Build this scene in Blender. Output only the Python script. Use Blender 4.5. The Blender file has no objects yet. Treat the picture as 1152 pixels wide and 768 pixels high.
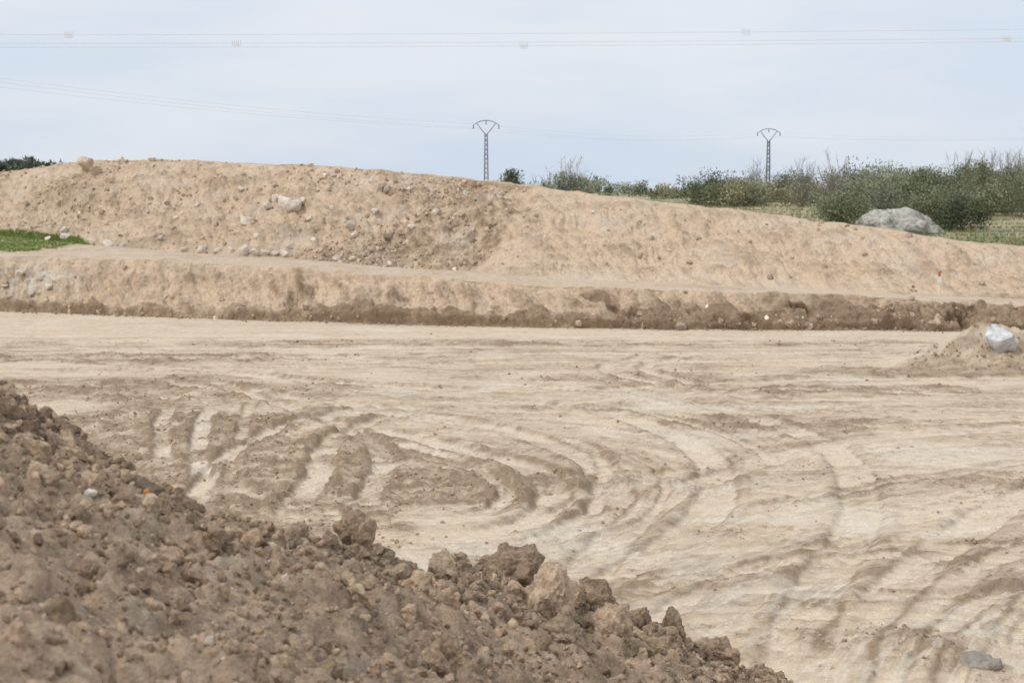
import bpy, bmesh, math, random
import numpy as np
from mathutils import Vector, noise as mnoise

random.seed(7)
rng = np.random.default_rng(11)
scene = bpy.context.scene
scene.view_settings.view_transform = 'Standard'
scene.view_settings.look = 'None'
scene.view_settings.exposure = 0
scene.view_settings.gamma = 1

# ------------------------------------------------------------------ noise
_p = np.random.default_rng(3).permutation(256)
_perm = np.concatenate([_p, _p]).astype(np.int64)
_ang = np.random.default_rng(4).uniform(0, 2*np.pi, 256)
_gx, _gy = np.cos(_ang), np.sin(_ang)
_rnd = np.random.default_rng(5).random((3, 256))

def perlin(x, y, seed=0):
    x = x + seed*17.31; y = y + seed*9.77
    xi = np.floor(x).astype(np.int64); yi = np.floor(y).astype(np.int64)
    xf = x-xi; yf = y-yi
    u = xf*xf*xf*(xf*(xf*6-15)+10); v = yf*yf*yf*(yf*(yf*6-15)+10)
    def g(ix, iy, fx, fy):
        h = _perm[_perm[ix & 255] + (iy & 255)]
        return _gx[h]*fx + _gy[h]*fy
    a = g(xi, yi, xf, yf); b = g(xi+1, yi, xf-1, yf)
    c = g(xi, yi+1, xf, yf-1); d = g(xi+1, yi+1, xf-1, yf-1)
    return (a+(b-a)*u + ((c+(d-c)*u)-(a+(b-a)*u))*v)*1.5

def fbm(x, y, oct=5, seed=0, gain=0.5, lac=2.03):
    s = 0; a = 1; t = 0
    for i in range(oct):
        s = s + a*perlin(x, y, seed+i*3)
        t += a; a *= gain; x = x*lac; y = y*lac
    return s/t*1.6

def lumps(x, y, seed=0, dens=0.7):
    """half buried pseudo-spherical lumps, height in cell units"""
    x = x+seed*5.13; y = y+seed*3.7
    xi = np.floor(x).astype(np.int64); yi = np.floor(y).astype(np.int64)
    best = np.zeros_like(x)
    for dx in (-1, 0, 1):
        for dy in (-1, 0, 1):
            h = _perm[_perm[(xi+dx) & 255] + ((yi+dy) & 255)]
            cx = xi+dx+_rnd[0][h]; cy = yi+dy+_rnd[1][h]
            r = 0.2+0.55*_rnd[2][h]
            on = _rnd[2][(h*7+13) & 255] < dens
            d2 = (x-cx)**2+(y-cy)**2
            hh = np.sqrt(np.maximum(0, r*r-d2))*on
            best = np.maximum(best, hh)
    return best

def smooth(a, b, x):
    t = np.clip((x-a)/(b-a), 0, 1)
    return t*t*(3-2*t)

# ------------------------------------------------------------------ mesh helpers
def obj_from(name, verts, faces, mat=None, mask=None, smooth_sh=True, parent=None):
    verts = np.asarray(verts, dtype=np.float32)
    faces = np.asarray(faces, dtype=np.int32)
    me = bpy.data.meshes.new(name)
    n = len(faces); k = faces.shape[1]
    me.vertices.add(len(verts)); me.vertices.foreach_set('co', verts.ravel())
    me.loops.add(n*k); me.loops.foreach_set('vertex_index', faces.ravel())
    me.polygons.add(n)
    me.polygons.foreach_set('loop_start', np.arange(0, n*k, k, dtype=np.int32))
    me.polygons.foreach_set('loop_total', np.full(n, k, dtype=np.int32))
    me.polygons.foreach_set('use_smooth', np.full(n, smooth_sh, dtype=bool))
    me.update(calc_edges=True)
    if mask is not None:
        at = me.attributes.new('mask', 'FLOAT_COLOR', 'POINT')
        m4 = np.ones((len(verts), 4), dtype=np.float32)
        m4[:, :mask.shape[1]] = mask
        at.data.foreach_set('color', m4.ravel())
    ob = bpy.data.objects.new(name, me)
    scene.collection.objects.link(ob)
    if mat: me.materials.append(mat)
    if parent: ob.parent = parent
    return ob

def grid_faces(nr, nc):
    r = np.arange(nr-1)[:, None]; c = np.arange(nc-1)[None, :]
    a = (r*nc+c).ravel()
    return np.stack([a, a+1, a+1+nc, a+nc], 1)

# ------------------------------------------------------------------ materials
def newmat(name):
    m = bpy.data.materials.new(name); m.use_nodes = True
    nt = m.node_tree
    b = nt.nodes['Principled BSDF']
    b.inputs['Roughness'].default_value = 0.95
    b.inputs['Specular IOR Level'].default_value = 0.1
    return m, nt, b

def mixc(nt, fac, a, b, mode='MIX'):
    n = nt.nodes.new('ShaderNodeMix'); n.data_type = 'RGBA'; n.blend_type = mode
    for s, v in ((n.inputs[0], fac), (n.inputs[6], a), (n.inputs[7], b)):
        if isinstance(v, bpy.types.NodeSocket): nt.links.new(v, s)
        elif isinstance(v, (int, float)): s.default_value = v
        else: s.default_value = (*v, 1)
    return n.outputs[2]

def math_(nt, op, a, b=None, c=None, clamp=False):
    n = nt.nodes.new('ShaderNodeMath'); n.operation = op; n.use_clamp = clamp
    for i, v in enumerate((a, b, c)):
        if v is None: continue
        if isinstance(v, bpy.types.NodeSocket): nt.links.new(v, n.inputs[i])
        else: n.inputs[i].default_value = v
    return n.outputs[0]

def noise_(nt, vec, scale, detail=6, rough=0.6):
    n = nt.nodes.new('ShaderNodeTexNoise')
    n.inputs['Scale'].default_value = scale; n.inputs['Detail'].default_value = detail
    n.inputs['Roughness'].default_value = rough
    nt.links.new(vec, n.inputs['Vector'])
    return n.outputs['Fac']

def soil_mat(name, light, dark, green=(0.10, 0.15, 0.03), pale=(0.6, 0.56, 0.5),
             fine=60, mid=7, bump=0.012, speck=1.0, rough_mix=0.5, stretch=None, samt=0.0, srot=0.0):
    m, nt, b = newmat(name)
    geo = nt.nodes.new('ShaderNodeNewGeometry'); pos = geo.outputs['Position']
    at = nt.nodes.new('ShaderNodeAttribute'); at.attribute_name = 'mask'
    sep = nt.nodes.new('ShaderNodeSeparateColor'); nt.links.new(at.outputs['Color'], sep.inputs[0])
    n1 = noise_(nt, pos, mid, 5, 0.68)
    n2 = noise_(nt, pos, fine, 3, 0.7)
    d = math_(nt, 'ADD', sep.outputs[0], math_(nt, 'MULTIPLY', math_(nt, 'SUBTRACT', n1, 0.5), 2.2*rough_mix))
    if stretch:
        mp = nt.nodes.new('ShaderNodeMapping'); nt.links.new(pos, mp.inputs['Vector'])
        mp.inputs['Scale'].default_value = stretch; mp.inputs['Rotation'].default_value = (0, srot, 0)
        n3 = noise_(nt, mp.outputs[0], 1.0, 5, 0.65)
        d = math_(nt, 'ADD', d, math_(nt, 'MULTIPLY', math_(nt, 'SUBTRACT', n3, 0.5), samt*2))
    d = math_(nt, 'ADD', d, 0.0, clamp=True)
    c = mixc(nt, d, light, dark)
    c = mixc(nt, sep.outputs[2], c, pale)
    gm = math_(nt, 'MULTIPLY', sep.outputs[1], math_(nt, 'ADD', math_(nt, 'MULTIPLY', n1, 1.2), 0.35), clamp=True)
    c = mixc(nt, gm, c, green)
    g = math_(nt, 'ADD', math_(nt, 'MULTIPLY', math_(nt, 'SUBTRACT', n2, 0.5), 1.0*speck), 1.0)
    comb = nt.nodes.new('ShaderNodeCombineColor')
    for i in range(3): nt.links.new(g, comb.inputs[i])
    c = mixc(nt, 1.0, c, comb.outputs[0], 'MULTIPLY')
    nt.links.new(c, b.inputs['Base Color'])
    h = math_(nt, 'ADD', math_(nt, 'MULTIPLY', n2, 0.35), n1)
    if stretch: h = math_(nt, 'ADD', h, n3)
    bp = nt.nodes.new('ShaderNodeBump'); bp.inputs['Strength'].default_value = 0.9
    bp.inputs['Distance'].default_value = bump*4
    nt.links.new(h, bp.inputs['Height']); nt.links.new(bp.outputs[0], b.inputs['Normal'])
    return m

def tint_mat(name, base, fine=50, var=0.6, bump=0.01):
    m, nt, b = newmat(name)
    tc = nt.nodes.new('ShaderNodeNewGeometry'); pos = tc.outputs['Position']
    at = nt.nodes.new('ShaderNodeAttribute'); at.attribute_name = 'mask'
    n1 = noise_(nt, pos, fine, 4, 0.7); n2 = noise_(nt, pos, fine/6, 4, 0.6)
    g = math_(nt, 'ADD', math_(nt, 'MULTIPLY', math_(nt, 'ADD', n1, math_(nt, 'SUBTRACT', n2, 1.0)), var*1.6), 1.0)
    comb = nt.nodes.new('ShaderNodeCombineColor')
    for i in range(3): nt.links.new(g, comb.inputs[i])
    c = mixc(nt, 1.0, at.outputs['Color'], base, 'MULTIPLY')
    c = mixc(nt, 1.0, c, comb.outputs[0], 'MULTIPLY')
    nt.links.new(c, b.inputs['Base Color'])
    bp = nt.nodes.new('ShaderNodeBump'); bp.inputs['Strength'].default_value = 0.9
    bp.inputs['Distance'].default_value = bump
    nt.links.new(math_(nt, 'ADD', n1, n2), bp.inputs['Height']); nt.links.new(bp.outputs[0], b.inputs['Normal'])
    return m

def plain_mat(name, col, rough=0.7, metal=0.0, var=0.3, scale=8):
    m, nt, b = newmat(name)
    geo = nt.nodes.new('ShaderNodeNewGeometry')
    n1 = noise_(nt, geo.outputs['Position'], scale, 3, 0.6)
    c = mixc(nt, n1, tuple(x*(1-var) for x in col), tuple(min(1, x*(1+var)) for x in col))
    nt.links.new(c, b.inputs['Base Color'])
    b.inputs['Roughness'].default_value = rough; b.inputs['Metallic'].default_value = metal
    return m

M_pad = soil_mat('sandy_site_soil', (0.675, 0.553, 0.408), (0.30, 0.22, 0.145), green=(.19, .22, .095), pale=(0.735, 0.675, 0.58), fine=40, mid=4.5, bump=0.006, speck=0.8, rough_mix=0.5, stretch=(.9, 2.2, 1), samt=.16)
M_emb = soil_mat('embankment_soil', (0.635, 0.49, 0.352), (0.285, 0.205, 0.138), green=(0.17, 0.21, 0.06), pale=(0.65, 0.585, 0.50), fine=12, mid=2.6, bump=0.022, speck=0.85, rough_mix=0.5, stretch=(3.0, .8, .7), samt=.42, srot=.6)
M_mound = soil_mat('dug_soil', (0.46, 0.347, 0.248), (0.165, 0.12, 0.084), fine=160, mid=24, bump=0.0035, speck=1.3, rough_mix=0.9)
M_clod = tint_mat('soil_clod', (0.375, 0.28, 0.196), 90, 1.0, 0.008)
M_clod_far = tint_mat('site_clod', (0.45, 0.345, 0.242), 30, 0.6, 0.02)
M_emb_clod = tint_mat('embankment_clod', (0.53, 0.413, 0.304), 12, 0.6, 0.02)
M_rock = tint_mat('granite_rock', (0.58, 0.53, 0.47), 14, 0.7, 0.04)

# ------------------------------------------------------------------ polyline distance
def catmull(pts, step=0.25):
    pts = np.array(pts, float)
    P = np.vstack([2*pts[0]-pts[1], pts, 2*pts[-1]-pts[-2]])
    out = []
    for i in range(1, len(P)-2):
        n = max(2, int(np.linalg.norm(P[i+1]-P[i])/step))
        t = np.linspace(0, 1, n, endpoint=False)[:, None]
        out.append(0.5*((2*P[i])+(-P[i-1]+P[i+1])*t+(2*P[i-1]-5*P[i]+4*P[i+1]-P[i+2])*t**2+(-P[i-1]+3*P[i]-3*P[i+1]+P[i+2])*t**3))
    out.append(pts[-1:])
    return np.vstack(out)

def dist_line(x, y, L, R):
    m = (x > L[:, 0].min()-R) & (x < L[:, 0].max()+R) & (y > L[:, 1].min()-R) & (y < L[:, 1].max()+R)
    idx = np.nonzero(m)[0]
    px, py = x[idx], y[idx]
    best = np.full(len(idx), 1e9); bs = np.zeros(len(idx)); sg = np.zeros(len(idx))
    s = 0
    for i in range(len(L)-1):
        ax, ay = L[i]; dx, dy = L[i+1]-L[i]; l2 = dx*dx+dy*dy+1e-9; l = math.sqrt(l2)
        qx = px-ax; qy = py-ay
        t = np.clip((qx*dx+qy*dy)/l2, 0, 1)
        d = (qx-t*dx)**2+(qy-t*dy)**2
        c = d < best
        best = np.where(c, d, best); bs = np.where(c, s+t*l, bs)
        sg = np.where(c, np.sign(dx*qy-dy*qx), sg)
        s += l
    return idx, np.sqrt(best), bs, sg, s

# ------------------------------------------------------------------ GROUND SHEET
def field_z(x, y):
    z = 1.1*smooth(54, 64, y) + 1.3*smooth(70, 130, y)+0.7*smooth(120, 230, y)+0.35*smooth(230, 600, y)
    z = z + smooth(80, 140, y)*(1-smooth(300, 900, y))*fbm(x/60, y/60, 3, 5)*0.35
    z = z + 0.9*smooth(25, 60, x)*smooth(80, 130, y)*(1-smooth(300, 800, y))
    z = z + 7.0*np.exp(-(((x+150)/55)**2+((y-330)/90)**2))
    return z

rows_inv = 1/np.linspace(1/10.8, 1/44.5, 600)
Ys = np.concatenate([np.linspace(-60, 9.8, 40), rows_inv, np.linspace(45, 64, 14), np.geomspace(65, 6000, 110)])
ud = np.linspace(-0.43, 0.43, 960)
ue = 0.43*np.geomspace(1.02, 30, 40)
U = np.concatenate([-ue[::-1], ud, ue])
YY, UU = np.meshgrid(Ys, U, indexing='ij')
XX = UU*np.maximum(YY, 9.0)
gx = XX.ravel(); gy = YY.ravel()
N = len(gx)
pad = 1-smooth(46, 52, gy)

dark = np.zeros(N); pale = np.zeros(N); green = np.zeros(N); z = np.zeros(N)
wx = gx+1.2*fbm(gx/4, gy/4, 3, 21); wy = gy+1.2*fbm(gx/4, gy/4, 3, 22)
blot = fbm(wx/1.7, wy/.9, 5, 2, .6)
dark += 0.22+0.26*fbm(wx/5, wy/2.2, 5, 1)+0.26*blot
far = smooth(24, 33, gy)
st1 = fbm(wx*0.20, gy*2.6, 5, 31)
r1 = np.hypot(gx+1.8, gy-19.5); a1 = np.arctan2(gy-19.5, gx+1.8)
st2 = fbm(r1*3.6, a1*r1*0.25, 5, 33, .6)
r2 = np.hypot(gx-13.5, (gy-8)*1.1); a2 = np.arctan2((gy-8)*1.1, gx-13.5)
st3 = fbm(r2*3.4, a2*2.5, 5, 35, .6)
wR = smooth(0.5, 4.0, gx-(gy-14)*0.15)
stn = st2*(1-wR)+st3*wR
streak = st1*far+stn*(1-far)
dark += 0.36*streak*pad
z += 0.018*streak*pad
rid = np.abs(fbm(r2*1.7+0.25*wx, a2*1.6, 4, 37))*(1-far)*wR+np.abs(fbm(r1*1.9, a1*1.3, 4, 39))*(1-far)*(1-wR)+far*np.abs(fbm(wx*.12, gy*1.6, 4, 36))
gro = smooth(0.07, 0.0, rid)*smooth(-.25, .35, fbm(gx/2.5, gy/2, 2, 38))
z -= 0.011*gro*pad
dark += 0.34*gro*pad  # groove shading painted into the soil colour
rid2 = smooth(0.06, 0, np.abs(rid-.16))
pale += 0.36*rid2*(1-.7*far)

def ell(cx, cy, ax, ay, ang, e=0.5, ns=1.4, seed=50):
    c, s = math.cos(ang), math.sin(ang)
    dx = gx-cx; dy = gy-cy
    out = np.zeros(N)
    i = np.nonzero(np.hypot(dx, dy) < 1.8*max(ax, ay))[0]
    dx = dx[i]; dy = dy[i]
    q = np.hypot((dx*c+dy*s)/ax, (-dx*s+dy*c)/ay)
    q = q+e*fbm(gx[i]/ns, gy[i]/ns, 4, seed)
    out[i] = 1-smooth(0.55, 1.15, q)
    return out
churn = np.zeros(N)
for e in [(-4.7, 22.3, 7.0, 3.1, math.radians(130), .6, 1.6, 51, 1.0),
          (-7.5, 28.5, 5.0, 1.9, 0.1, .6, 1.8, 52, .9),
          (-0.6, 19.0, 2.1, 1.5, 0.2, .6, .9, 53, .9),
          (-2.9, 16.4, 1.8, 1.2, 0, .6, .9, 53, .9),
          (4.3, 24.2, 2.5, 0.9, 0.0, .7, 1.2, 54, .85),
          (7.2, 28.5, 2.6, 0.9, 0.0, .7, 1.2, 55, .8),
          (9.0, 31.5, 3.2, 1.3, 0.0, .6, 1.2, 56, .7),
          (2.2, 30.5, 3.4, .9, 0.1, .8, 1.5, 57, .6),
          (-9.5, 34, 6, 1.0, 0.05, .7, 1.5, 58, .8),
          (3.35, 12.4, 0.75, 0.6, 0.1, .4, .6, 59, .6),
          (6.9, 19.3, 2.2, 0.6, -0.3, .7, .8, 60, .55),
          (3.0, 20.6, 2.4, 0.8, -0.2, .8, .9, 66, .35),
          (5.6, 15.6, 1.6, 0.6, .5, .8, .7, 67, .35),
          (-4.0, 37.4, 9.0, 0.8, 0.02, .8, 2.0, 61, .6),
          (9.0, 37.3, 6.0, 0.8, -0.02, .8, 2.0, 62, .6)]:
    churn = np.maximum(churn, ell(*e[:8])*e[8])
churn *= pad
road = smooth(37.4, 39.2, gy+0.4*fbm(gx/3, gy/3, 2, 9)+0.05*gx)*pad
churn *= (1-0.7*road)

# TYRE TRACKS (world xy polylines): width, depth, strength, tread
tracks = [
 ([(-6.4, 26.4), (-6.1, 24.5), (-5.6, 22.5), (-5.0, 20.2)], .15, .06, 1.4, 1),
 ([(-5.6, 26.7), (-5.4, 24.6), (-4.9, 22.0), (-4.2, 18.9)], .17, .06, 1.3, 1),
 ([(-5.0, 27.5), (-4.8, 25.5), (-4.4, 22.8), (-4.0, 19.8), (-4.1, 18.0)], .12, .045, .5, 0),
 ([(-0.6, 26.4), (-2.2, 25.0), (-2.9, 22.6), (-2.75, 19.8), (-2.8, 16.6)], .22, .075, 1.4, 1),
 ([(-1.4, 27.3), (-3.3, 25.6), (-4.2, 22.8), (-4.3, 20.0), (-4.0, 17.0)], .18, .065, 1.2, 1),
 ([(-6.6, 30.2), (-4.6, 27.0), (-2.9, 24.0), (-2.0, 21.5), (-1.9, 18.8), (-2.1, 16.6)], .2, .055, 1.0, 1),
 ([(-2.6, 25.2), (-0.4, 24.1), (0.9, 21.9), (1.36, 19.3), (1.0, 17.2), (-0.2, 15.8), (-1.8, 15.3)], .3, .06, 1.3, 1),
 ([(-3.0, 24.2), (-1.5, 22.8), (0.1, 20.6), (0.55, 18.7), (0.15, 16.9), (-1.0, 16.0)], .26, .07, 1.5, 1),
 ([(-2.0, 21.8), (-0.8, 20.6), (-.1, 19.2), (-0.2, 17.8), (-0.9, 17.0)], .16, .05, .9, 1),
 ([(-1.0, 27.6), (1.6, 25.8), (2.9, 22.0), (2.6, 18.0), (1.2, 14.8), (-0.4, 13.0)], .28, .045, 1.0, 1),
 ([(-1.0, 29.6), (2.6, 28.0), (4.9, 23.0), (4.5, 18.0), (3.0, 13.8), (2.0, 10.5)], .28, .04, .9, 1),
 ([(9.5, 21.0), (6.9, 18.6), (4.9, 15.8), (3.3, 13.0), (2.4, 10.8)], .28, .045, 1.0, 1),
 ([(10.5, 20.4), (7.8, 17.4), (5.8, 14.6), (4.4, 12.0), (3.8, 10.0)], .28, .045, 1.0, 1),
 ([(10.5, 17.6), (7.6, 15.2), (6.2, 13.0), (5.2, 10.8)], .24, .04, 1.0, 1),
 ([(10.0, 24.5), (5.5, 22.6), (2.6, 19.4), (1.0, 15.6), (0.6, 12.5), (.8, 10)], .28, .04, .9, 1),
 ([(9.0, 27.5), (4.0, 27.0), (0.0, 25.7), (-3.0, 26.6), (-8, 30.3)], .3, .055, 1.0, 0),
 ([(12.0, 30.5), (6.0, 30.0), (1.0, 28.5), (-3.0, 29.3), (-10, 33.5)], .3, .055, 1.0, 0),
 ([(-14.0, 31.2), (-7.0, 31.8), (0, 33.2), (9.0, 33.6), (14, 34.0)], .3, .06, .9, 0),
 ([(-14.0, 34.0), (-6.0, 34.2), (0, 35.0), (9.0, 35.3), (14, 36.0)], .3, .05, .8, 0),
 ([(-15.0, 36.0), (-6.0, 36.2), (0, 36.4), (9.0, 37.0), (14, 37.4)], .3, .05, .8, 0),
 ([(-16, 39.5), (0, 38.9), (15, 38.3)], .25, .04, .5, 0),
 ([(-16, 41.8), (0, 40.2), (15, 39.3)], .25, .04, .5, 0),
 ([(6.0, 27.0), (4.0, 29.2), (3.0, 32.0), (4.5, 35.0)], .2, .06, .9, 0),
 ([(5.0, 27.0), (3.1, 29.4), (2.1, 32.0), (3.5, 35.0)], .2, .06, .9, 0),
 ([(-0.2, 12.4), (2.0, 14.6), (4.6, 15.4), (7.4, 14.6)], .2, .03, .7, 1),
]
for k in range(14):
    y0 = rng.uniform(12, 33); xw = rng.uniform(-2, 8)
    tracks.append(([(xw-7, y0+rng.uniform(-3, 4)), (xw-2, y0+rng.uniform(-.9, .9)), (xw+2, y0+rng.uniform(-.9, .9)), (xw+7, y0+rng.uniform(-3, 4))], rng.uniform(.07, .2), .025, rng.uniform(.4, .8), 0))
for k in range(12):   # sweeping turns, left and centre
    R = rng.uniform(2.5, 8.5); t0 = rng.uniform(-1.2, 1.6); cx, cy = -2.5+rng.normal(0, 1.0), 20+rng.normal(0, 1.1)
    tt = np.linspace(t0, t0+rng.uniform(.6, 1.7), 6)
    tracks.append(([(cx+R*math.cos(a)*.8, cy+R*math.sin(a)) for a in tt], rng.uniform(.06, .2), .032, rng.uniform(.5, 1.0), 1))
for k in range(14):   # sweeping turns, right
    R = rng.uniform(5.0, 13); t0 = rng.uniform(1.8, 2.5); cx, cy = 13.5+rng.normal(0, 1.4), 8+rng.normal(0, 1.2)
    tt = np.linspace(t0, t0+rng.uniform(.5, 1.1), 6)
    tracks.append(([(cx+R*math.cos(a), cy+R*math.sin(a)) for a in tt], rng.uniform(.06, .22), .028, rng.uniform(.5, 1.0), 1))
trk_light = np.zeros(N); trk_dark = np.zeros(N); trk_flat = np.zeros(N)
for ti, (pts, w, dep, stg, tread) in enumerate(tracks):
    L = catmull(pts, 0.6)
    idx, d, s, sg, tot = dist_line(gx, gy, L, .9)
    q = (d < w*2+.4) & (gy[idx] < 44)
    idx, d, s, sg = idx[q], d[q], s[q], sg[q]
    if len(idx) == 0: continue
    fade = smooth(0, 1.5, s)*smooth(0, 1.5, tot-s)*(0.74+.85*fbm(gx[idx]/1.1, gy[idx]/1.1, 4, int(w*100)+ti))
    fade = np.clip(fade, 0, 1)
    dd = d+0.05*fbm(gx[idx]*1.8, gy[idx]*1.8, 4, 77+ti)
    ins = 1-smooth(w*0.72, w*1.15, dd)
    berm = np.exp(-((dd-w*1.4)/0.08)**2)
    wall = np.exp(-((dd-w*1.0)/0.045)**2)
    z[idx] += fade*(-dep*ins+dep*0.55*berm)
    if tread:
        tr = np.sin(s*2*math.pi/0.20+sg*d*9.0)
        z[idx] += fade*ins*0.012*tr
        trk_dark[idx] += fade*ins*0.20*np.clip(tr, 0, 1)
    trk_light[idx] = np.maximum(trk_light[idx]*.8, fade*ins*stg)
    trk_dark[idx] += fade*(berm*0.24+wall*.62)*min(stg, 1)  # rut walls and berms darkened in colour to paint in their shading
    trk_flat[idx] = np.maximum(trk_flat[idx], fade*ins)
    if ti < 2: pale[idx] += .6*fade*ins*smooth(-.3, .3, fbm(gx[idx]*1.5, gy[idx]*1.5, 2, 5))

cl = churn*(1-0.62*trk_flat)
fine_l = np.zeros(N)
mz = np.exp(-(((gx-11.6)/1.9)**2+((gy-33.0)/1.3)**2))*0.85
i = np.nonzero((cl > .01) | (mz > .01))[0]
ax_, ay_ = gx[i], gy[i]
fine_l[i] = lumps(ax_/0.16, ay_/0.16, 1)*0.16*0.38+lumps(ax_/0.38, ay_/0.38, 2, .3)*0.38*0.15+lumps(ax_/.075, ay_/.075, 3)*.075*.45
z += cl*(fine_l+0.05*fbm(gx/0.7, gy/0.7, 4, 41))
z += pad*(0.03*fbm(gx/3, gy/3, 3, 43)+0.014*fbm(gx/0.25, gy/0.25, 4, 44, .6)*(1-0.6*road))
dark += churn*(1-.45*trk_flat)*(0.50+0.55*fbm(gx/0.5, gy/0.4, 4, 45))
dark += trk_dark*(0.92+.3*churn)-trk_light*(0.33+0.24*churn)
crumb = smooth(.05, .5, fbm(gx/.14, gy/.14, 4, 64, .6))*smooth(-.35, .4, fbm(wx/1.8, wy/1.0, 3, 65))
dark += .40*crumb*(1-road)*pad
z += .014*crumb*(1-road)*pad
dark = dark*(1-0.7*road)+0.04*road+.14*road*st1
pale += 0.14*trk_light+0.30*smooth(0.1, 0.6, fbm(wx/3.0, wy/1.4, 4, 46))*(1-churn)*pad
# little spill mound on the right
mz = np.clip(mz+mz*0.35*fbm(gx/1.1, gy/1.1, 4, 47)-0.05, 0, None)
z += mz; mm = smooth(0.03, 0.25, mz)
z += mm*fine_l*1.2
dark = dark*(1-mm)+mm*(0.55+0.5*fbm(gx/.6, gy/.6, 4, 48))
m2 = np.exp(-(((gx-3.45)/0.75)**2+((gy-12.1)/0.75)**2))*0.10
z += m2*(1+.5*fbm(gx/.3, gy/.3, 4, 49))
dark += m2*2.5
fz = field_z(gx, gy)
z = z*pad+fz
fl = smooth(50, 60, gy)
green = fl*np.clip(0.60+0.55*fbm(gx/14, gy/22, 4, 61)+0.35*fbm(gx/2, gy/5, 3, 62), 0.1, 1)
dark = dark*(1-fl)+fl*(0.25+0.3*fbm(gx/8, gy/16, 4, 63))
pale *= (1-fl)*(1-.8*churn*(1-trk_flat))
Gz = z
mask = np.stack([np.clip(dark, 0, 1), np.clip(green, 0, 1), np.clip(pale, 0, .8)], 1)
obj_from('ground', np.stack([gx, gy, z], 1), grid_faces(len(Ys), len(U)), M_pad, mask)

def ground_at(x, y):
    yi = np.clip(np.searchsorted(Ys, y), 0, len(Ys)-1)
    u = x/np.maximum(y, 9.0)
    ui = np.clip(np.searchsorted(U, u), 0, len(U)-1)
    k = yi*len(U)+ui
    return Gz[k], k

# ------------------------------------------------------------------ EMBANKMENT
base_l = [(-90, 60, -.05), (-40, 53, -.05), (-17, 47.4, -.05), (-10.6, 45, -.05), (-4.75, 43.2, -.05), (.6, 41.8, -.05), (5.74, 41, -.05), (14.7, 40.8, -.05), (40, 41, -.05), (90, 43, -.05)]
lip_l = [(-90, 64, 1.7), (-40, 56.2, 1.7), (-18.4, 50.0, 1.70), (-11.4, 47.3, 1.72), (-5.06, 45.0, 1.47), (.66, 43.2, 1.13), (6.0, 42.2, 1.06), (11.2, 41.9, .88), (15.1, 41.8, .64), (40, 42.3, .5), (90, 44.5, .5)]
back_l = [(-90, 76, 2.2), (-40, 68, 2.2), (-22.3, 62, 2.06), (-18, 59, 1.85), (-13.2, 56, 1.62), (-5.7, 52, 1.36), (.74, 49, 1.08), (6.65, 47.5, .86), (12.3, 46.5, .70), (16.6, 46, .46), (40, 46.5, .4), (90, 48, .4)]
top_l = [(-90, 82, 4.6), (-40, 74, 4.7), (-24, 68, 4.95), (-21.5, 67, 5.2), (-19.4, 65.5, 5.40), (-14.2, 63, 5.36), (-6.6, 59.2, 4.95), (-.57, 56.2, 4.32), (7.5, 53.8, 3.40), (13.8, 52, 2.60), (18.4, 51, 1.92), (28, 51, 1.5), (90, 52, 1.4)]
Xd = np.linspace(-26, 22, 1450)
Xc = np.concatenate([np.linspace(-90, -26.5, 70), Xd, np.linspace(22.5, 90, 70)])
def line(l):
    a = np.array(l)
    from_x = np.linspace(-95, 95, 1900)
    k = np.exp(-np.linspace(-2, 2, 41)**2); k /= k.sum()
    res = []
    for c in (1, 2):
        f = np.interp(from_x, a[:, 0], a[:, c])
        f = np.convolve(np.pad(f, 20, mode='edge'), k, 'valid')
        res.append(np.interp(Xc, from_x, f))
    return np.array(res)
Lb, Ll, Lk, Lt = line(base_l), line(lip_l), line(back_l), line(top_l)
Ll[0] += .35*fbm(Xc/2.2, Xc*0, 5, 101); Ll[1] += .07*fbm(Xc/1.2, Xc*0, 5, 102)
Lk[0] += .6*fbm(Xc/1.5, Xc*0, 5, 104)
Lt[1] += .06*fbm(Xc/1.2, Xc*0, 6, 103)
Lc = Lt.copy(); Lc[0] += 3.5; Lc[1] += 0.04
Lr = Lt.copy(); Lr[0] += 12; Lr[1] = 0.3
segs = [(Lb, Ll, 64, 0), (Ll, Lk, 22, 1), (Lk, Lt, 130, 2), (Lt, Lc, 14, 3), (Lc, Lr, 14, 4)]
Yr, Zr, Tr, Kr = [], [], [], []
for (A, B, n, kind) in segs:
    t = np.linspace(0, 1, n, endpoint=False)
    if kind == 4: t = np.linspace(0, 1, n)
    for tt in t:
        Yr.append(A[0]*(1-tt)+B[0]*tt)
        if kind == 0: zz = tt**0.8 if tt > 0 else 0
        elif kind == 2: zz = tt - 0.06*math.sin(tt*math.pi*2)
        else: zz = tt
        Zr.append(A[1]*(1-zz)+B[1]*zz)
        Tr.append(tt); Kr.append(kind)
Yr = np.array(Yr); Zr = np.array(Zr); nr = len(Yr); nc = len(Xc)
ex = np.tile(Xc, (nr, 1)).ravel(); ey = Yr.ravel(); ez = Zr.ravel()
et = np.repeat(np.array(Tr), nc); ek = np.repeat(np.array(Kr), nc)
k0 = ek == 0; k1 = ek == 1; k2 = ek == 2; k3 = ek >= 3
sn = np.clip(np.sin(np.pi*et), 0, 1)**0.4
face = np.where(k0 | k2, sn, 0)
v = ez*1.3+ey*0.35
wv = .5*fbm(ex/2.5, v/2, 3, 70)
slant = ex+0.9*ez+wv
rill = fbm(slant*1.5, ez*0.45, 4, 71)
rill2 = fbm(slant*3.6, ez*0.8+ey*.15, 5, 72, .6)
big = fbm(ex/3.2, v/2.0, 4, 73)
layer = fbm(ex*.25+v*.1, v*2.2+.5*wv, 4, 85)
med = fbm(ex/0.5, v/0.4, 5, 74, .6)
gc = ex+0.9-(ez-2)*0.9+.5*fbm(ez*1.2, ex*.5, 4, 86)
zone_rub = smooth(-6.5, -3.0, gc)*smooth(.5, -.6, gc)*k2        # crumbled scarp left of the gully line
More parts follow.
